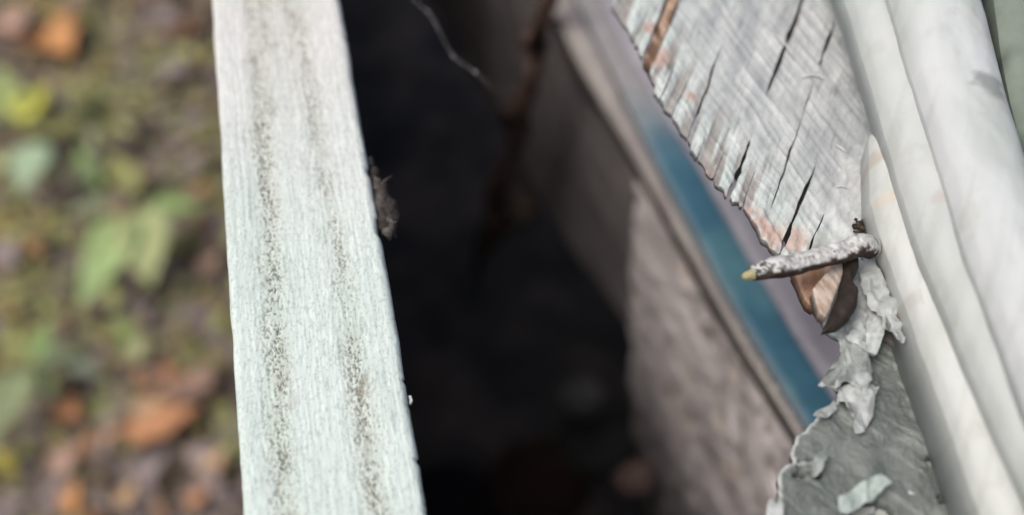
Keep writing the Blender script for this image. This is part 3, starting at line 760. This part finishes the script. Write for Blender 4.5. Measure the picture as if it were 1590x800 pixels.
flake('paint_flake', [(1302, 772), (1340, 748), (1368, 733), (1386, 750), (1352, 776), (1316, 797), (1306, 790)], .2310, (.0, .1), 33, (.36, .43, .40), (.43, .50, .47), 'pale mint paint chip standing off the grey green board', curl=.0006, jag=.0003)
flake('paint_flake', [(1190, 806), (1196, 776), (1204, 784), (1212, 770), (1214, 790), (1224, 812)], .2325, (.1, .3), 43, WH, WG, 'jagged white paint splinter at the lower left tip of the painted board', jag=.0008)
flake('paint_flake', [(1236, 716), (1262, 712), (1280, 700), (1284, 708), (1266, 740), (1258, 742), (1264, 722)], .2325, (.1, .1), 53, (.20, .23, .215), (.36, .40, .38), 'small lifted grey green flake above the left hole', curl=.0012)
flake('paint_flake', [(1268, 640), (1280, 626), (1300, 618), (1298, 634), (1284, 646)], .2325, (.1, .1), 63, (.28, .31, .30), (.42, .45, .44), 'little grey white flake where the painted board meets the blue stripe')
flake('paint_flake', [(1416, 754), (1426, 760), (1420, 766), (1410, 762)], .2335, (.1, .1), 73, (.5, .54, .52), (.6, .64, .62), 'speck of pale paint on the plain grey green area')

# ------------------------------------------------------------------ bent nail and the wedge of wood under it
def nail():
    e = empty('bent_nail', G(1340, 385, .220), 'bent old nail crusted with white paint, its yellow tip pointing left', 'nail')
    pts = [(1168, 425, .2155), (1185, 420, .2158), (1205, 416, .216), (1232, 411, .2166), (1262, 404, .2172), (1290, 397, .218), (1315, 390, .219), (1334, 382, .2195), (1348, 383, .222), (1351, 392, .2245)]
    path = [G(x, y, h) for x, y, h in pts]; s = .268/F
    rad = [11*s, 13.5*s, 16.5*s, 16*s, 17*s, 17*s, 16.5*s, 20*s, 18*s, 14*s]
    V, Fc, A = tube(path, rad, 28, noise=.26, seed=9, fine=14, nf=.22)
    V = np.array(V); n = len(V)
    seam = A[:, 2]+2.0*(fbm(A[:, 0]*22, A[:, 1]*2.2+A[:, 2], 14, 4)-.5)
    paint = sstep(.22, .40, seam)
    pit = sstep(.53, .60, fbm(V[:, 0]*1300, V[:, 2]*1500+V[:, 1]*1100, 21, 3))*(.45+.55*sstep(.40, .12, A[:, 0]))
    C = mixc((.018, .013, .011), (.085, .045, .03), fbm(A[:, 0]*40, A[:, 1]*3, 5, 3))
    C = C*(1-paint[:, None])+mixc((.62, .64, .62), (.82, .82, .80), fbm(A[:, 0]*30, A[:, 1]*2, 6, 3))*paint[:, None]
    C = C*(1-.9*pit[:, None])+np.array((.05, .05, .05))*.9*pit[:, None]
    V += 0
    mesh('nail_shank', V, Fc, M['rust'], e, cols=C)
    tp = [G(1152, 430, .2153), G(1158, 429, .2153), G(1166, 427, .2154), G(1176, 423, .2156), G(1186, 420, .2158)]
    v, f, a = tube(tp, [3*s, 6*s, 8.2*s, 9.5*s, 9*s], 18, noise=.25, seed=4, fine=4)
    mesh('nail_tip', v, f, M['rust'], e, cols=mixc((.42, .37, .17), (.62, .58, .36), a[:, 0]))
    # rough crust patches
    rr = random.Random(8); ps = []
    for i in range(60):
        t = rr.uniform(.08, .95)*(len(path)-1); k = int(t); p = path[k]+(path[min(k+1, len(path)-1)]-path[k])*(t-k); r = np.interp(t, range(len(rad)), rad)
        an = rr.uniform(.3, 2.3); q = p+np.array([0, math.cos(an)*r*.93, math.sin(an)*r*.93]); sz = rr.uniform(.0002, .00055)
        vv = []; 
        for a in range(5):
            for b in range(6):
                th = math.pi*a/4; ph = math.pi*b/3
                vv.append(q+sz*np.array([1.5*math.sin(th)*math.cos(ph), math.sin(th)*math.sin(ph), .7*math.cos(th)])*rr.uniform(.7, 1.2))
        ff = [(a*6+b, (a+1)*6+b, (a+1)*6+(b+1) % 6, a*6+(b+1) % 6) for a in range(4) for b in range(6)]
        ps.append((np.array(vv), ff, np.tile(rr.choice([(.60, .61, .59), (.5, .51, .48), (.08, .06, .05), (.05, .04, .035), (.03, .025, .02)]), (len(vv), 1))))
    v, f, c = join(ps); props(mesh('paint_crust', v, f, M['flake'], e, cols=c), kind='stuff')
nail()
def wedge():
    e = empty('wood_wedge', G(1300, 465, .222), 'broken wood wedge with a pale split face and dark rounded side under the nail', 'wood piece')
    P = rough_poly(GP([(1260, 456), (1268, 444), (1300, 405), (1314, 404), (1310, 424), (1296, 462), (1280, 498), (1270, 492), (1263, 476)], .2235), .001, .0003, 3)
    v, f, c = sheet(P, .0004, level(.2235), lambda u, v, d: (fbm(u*700, v*200, 3, 3)-.5)*.0006+(u-.08)*-.25, lambda u, v, d: mixc((.40, .30, .23), (.66, .57, .49), sstep(.25, .7, fbm(u*900+v*500, v*260, 8, 4))), thick=.002, rnd=.0003)
    mesh('split_face', v, f, M['wood'], e, cols=c)
    P = rough_poly(GP([(1312, 390), (1338, 388), (1339, 404), (1328, 428), (1338, 440), (1336, 464), (1322, 488), (1304, 502), (1280, 506), (1290, 484), (1304, 452), (1312, 420)], .2205), .001, .0003, 5)
    v, f, c = sheet(P, .00035, level(.2215), lambda u, v, d: (fbm(u*500, v*500, 3, 3)-.5)*.0008, lambda u, v, d: mixc((.012, .010, .009), (.050, .036, .028), fbm(u*800, v*350, 8, 3)), thick=.003, rnd=.0022)
    mesh('bark_side', v, f, M['rust'], e, cols=c)
wedge()
v, f, c = sheet(rough_poly(GP([(1232, 422), (1290, 402), (1304, 420), (1272, 456), (1264, 476), (1254, 468), (1244, 448)], .2275), .0009, .0004, 8), .0004, level(.2275), lambda u, v, d: (fbm(u*800, v*200, 3, 3)-.5)*.0008,
                lambda u, v, d: mixc((.33, .19, .12), (.54, .36, .26), sstep(.3, .7, fbm(u*700, v*300, 18, 4))), thick=.004, rnd=.0004)
props(mesh('wood_splinter', v, f, M['wood'], cols=c, origin=G(1265, 440, .2275)), 'orange brown raw wood splinter behind the nail, left of the wedge', 'wood splinter')
# dark crumbs where the nail enters
ps = []
rr = random.Random(2)
for i in range(22):
    q = G(rr.gauss(1336, 8), rr.gauss(356, 7), hs-.0012); sz = rr.uniform(.0004, .0010); vv = []
    for a in range(5):
        for b in range(6):
            th = math.pi*a/4; ph = math.pi*b/3; vv.append(q+sz*np.array([math.sin(th)*math.cos(ph), math.sin(th)*math.sin(ph), .8*math.cos(th)])*rr.uniform(.6, 1.2))
    ps.append((np.array(vv), [(a*6+b, (a+1)*6+b, (a+1)*6+(b+1) % 6, a*6+(b+1) % 6) for a in range(4) for b in range(6)], np.tile(rr.choice([(.03, .025, .02), (.06, .05, .04), (.10, .08, .06)]), (30, 1))))
v, f, c = join(ps); props(mesh('dirt_crumbs', v, f, M['bark'], cols=c), kind='stuff')

# ------------------------------------------------------------------ stepped white casing on the right
cas = empty('window_casing', G(1480, 400, .18), 'stepped white painted casing with rounded mouldings, blurred at the right', 'casing')
AL = [(1400, -10), (1375, 110), (1350, 195), (1352, 290), (1366, 360), (1388, 440), (1412, 530), (1446, 660), (1484, 800), (1515, 920)]
AR = [(1400, -10), (1410, 110), (1430, 205), (1460, 290), (1490, 360), (1520, 440), (1560, 530), (1620, 660), (1700, 800), (1740, 920)]
BL = [(1240, -130), (1290, 0), (1338, 125), (1384, 250), (1430, 370), (1478, 480), (1530, 600), (1578, 700), (1630, 800), (1690, 920)]
BR = [(1380, -130), (1425, 0), (1462, 125), (1505, 250), (1548, 370), (1592, 480), (1650, 600), (1700, 700), (1760, 800), (1830, 920)]
CL = [(1350, -130), (1390, 0), (1428, 125), (1470, 250), (1508, 370), (1552, 480), (1600, 600), (1645, 700), (1690, 800), (1745, 920)]
CR = [(1500, -130), (1545, 0), (1578, 125), (1618, 250), (1665, 370), (1710, 480), (1770, 600), (1820, 700), (1880, 800), (1950, 920)]
def mould(a, b, h, rnd, th, seed, c0, c1, spots=(), fall=(.006, .013, .006)):
    poly = rough_poly(GP(a, h), .003, .0004, seed, closed=False)+[GP(a, h)[-1]]+GP(b, h)[::-1]
    def hg(u, v, d): return (fbm(u*90, v*40, seed, 3)-.5)*.0006+(fbm(u*500, v*200, seed+3, 3)-.5)*.0005-fall[2]*sstep(fall[0], fall[1], d)
    def cc(u, v, d):
        c = mixc(c0, c1, sstep(.2, .8, fbm(u*120, v*40, seed+5, 4)))
        g1 = sstep(.56, .75, fbm(u*420-v*150, v*22+u*10, seed+9, 4))*.22; c = c*(1-g1[:, None])+np.array((.34, .36, .32))*g1[:, None]
        g2 = sstep(.60, .75, fbm(u*230, v*160, seed+19, 4))*.25; c = c*(1-g2[:, None])+np.array((.42, .43, .37))*g2[:, None]
        for px, py, r, co in spots:
            q = G(px, py, h); w = sstep(1.2, .5, np.hypot(u-q[0], v-q[1])/(r*h/.8/F)+.8*(fbm(u*500, v*500, 3, 3)-.5))
            c = c*(1-w[:, None])+np.array(co)*w[:, None]
        return c
    v, f, c = sheet(poly, .0007, level(h), hg, cc, thick=th, rnd=rnd); mesh('moulding', v, f, M['gloss_white'], cas, cols=c)
mould([(x+8+max(0, y-300)*.10, y) for x, y in AL], AR, .216, .0060, .020, 3, (.53, .555, .53), (.62, .64, .63), [(1362, 235, 16, (.50, .47, .42)), (1380, 305, 18, (.55, .52, .46)), (1420, 455, 14, (.55, .545, .51))], (.006, .013, .007))
mould([(x+14+np.interp(y, [0, 350], [26, 0]), y) for x, y in BL], BR, .206, .0075, .014, 6, (.45, .49, .47), (.54, .565, .56), [(1460, 305, 14, (.48, .46, .45))], (.007, .0165, .008))
mould([(x+14, y) for x, y in CL], CR, .196, .0090, .014, 9, (.50, .54, .52), (.61, .635, .645), [(1540, 128, 34, (.30, .33, .32)), (1555, 560, 10, (.60, .60, .58))], (.016, .030, .006))
# green wall board behind the casing
D0 = [(1500, -200), (1540, -60), (1560, 60), (1600, 250), (1700, 500)]; D1 = [(2050, -200), (2050, -60), (2050, 60), (2050, 250), (2050, 500)]
v, f, c = sheet(GP(D0, .20)+GP(D1, .20)[::-1], .003, level(.20), lambda u, v, d: (fbm(u*40, v*40, 3, 3)-.5)*.003, lambda u, v, d: mixc((.07, .10, .08), (.22, .26, .22), sstep(.35, .6, fbm(u*70, v*50, 8, 3))), thick=.03, rnd=.004)
props(mesh('green_board', v, f, M['ledge'], cols=c, origin=G(1600, 60, .20)), 'dark green painted board behind the white casing in the top right corner', 'board')

# unseen block added to keep light out from under the sill
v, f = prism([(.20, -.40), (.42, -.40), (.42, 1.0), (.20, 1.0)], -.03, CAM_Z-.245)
props(mesh('light_blocker', v, f, M['tar'], smooth=False, origin=(.3, .3, 0)), 'unseen dark block added behind the ledge to keep light out of the gap', 'light blocker')

# ------------------------------------------------------------------ cobweb thread across the gap
def web():
    e = empty('cobweb_thread', G(700, 70, .27), 'fine cobweb thread with tiny dew beads crossing the dark gap', 'cobweb')
    pts = [(632, -14), (648, 5), (664, 18), (676, 36), (688, 60), (703, 87), (720, 100), (738, 112), (750, 123), (765, 138), (785, 150)]
    path = [G(x, y, .262+.001*i) for i, (x, y) in enumerate(pts)]; s = .35/F
    v, f, _ = tube(path, [.15*s, .2*s, .25*s, .4*s, .22*s, .32*s, .3*s, .22*s, .2*s, .12*s, .06*s], 6, noise=.4, seed=2, fine=5)
    mesh('thread', v, f, M['silk'], e)
    for k, r in ((2, 2.4), (5, 2.3), (7, 2.6)):
        p = path[k]; V = []; n, m = 8, 10
        for i in range(n+1):
            th = math.pi*i/n
            for j in range(m):
                ph = 2*math.pi*j/m; V.append(p+r*s*np.array([math.sin(th)*math.cos(ph), math.sin(th)*math.sin(ph), math.cos(th)])*random.uniform(.8, 1.1))
        mesh('bead', V, [(i*m+j, (i+1)*m+j, (i+1)*m+(j+1) % m, i*m+(j+1) % m) for i in range(n) for j in range(m)], M['silk'], e)
web()
S.render.engine = 'CYCLES'
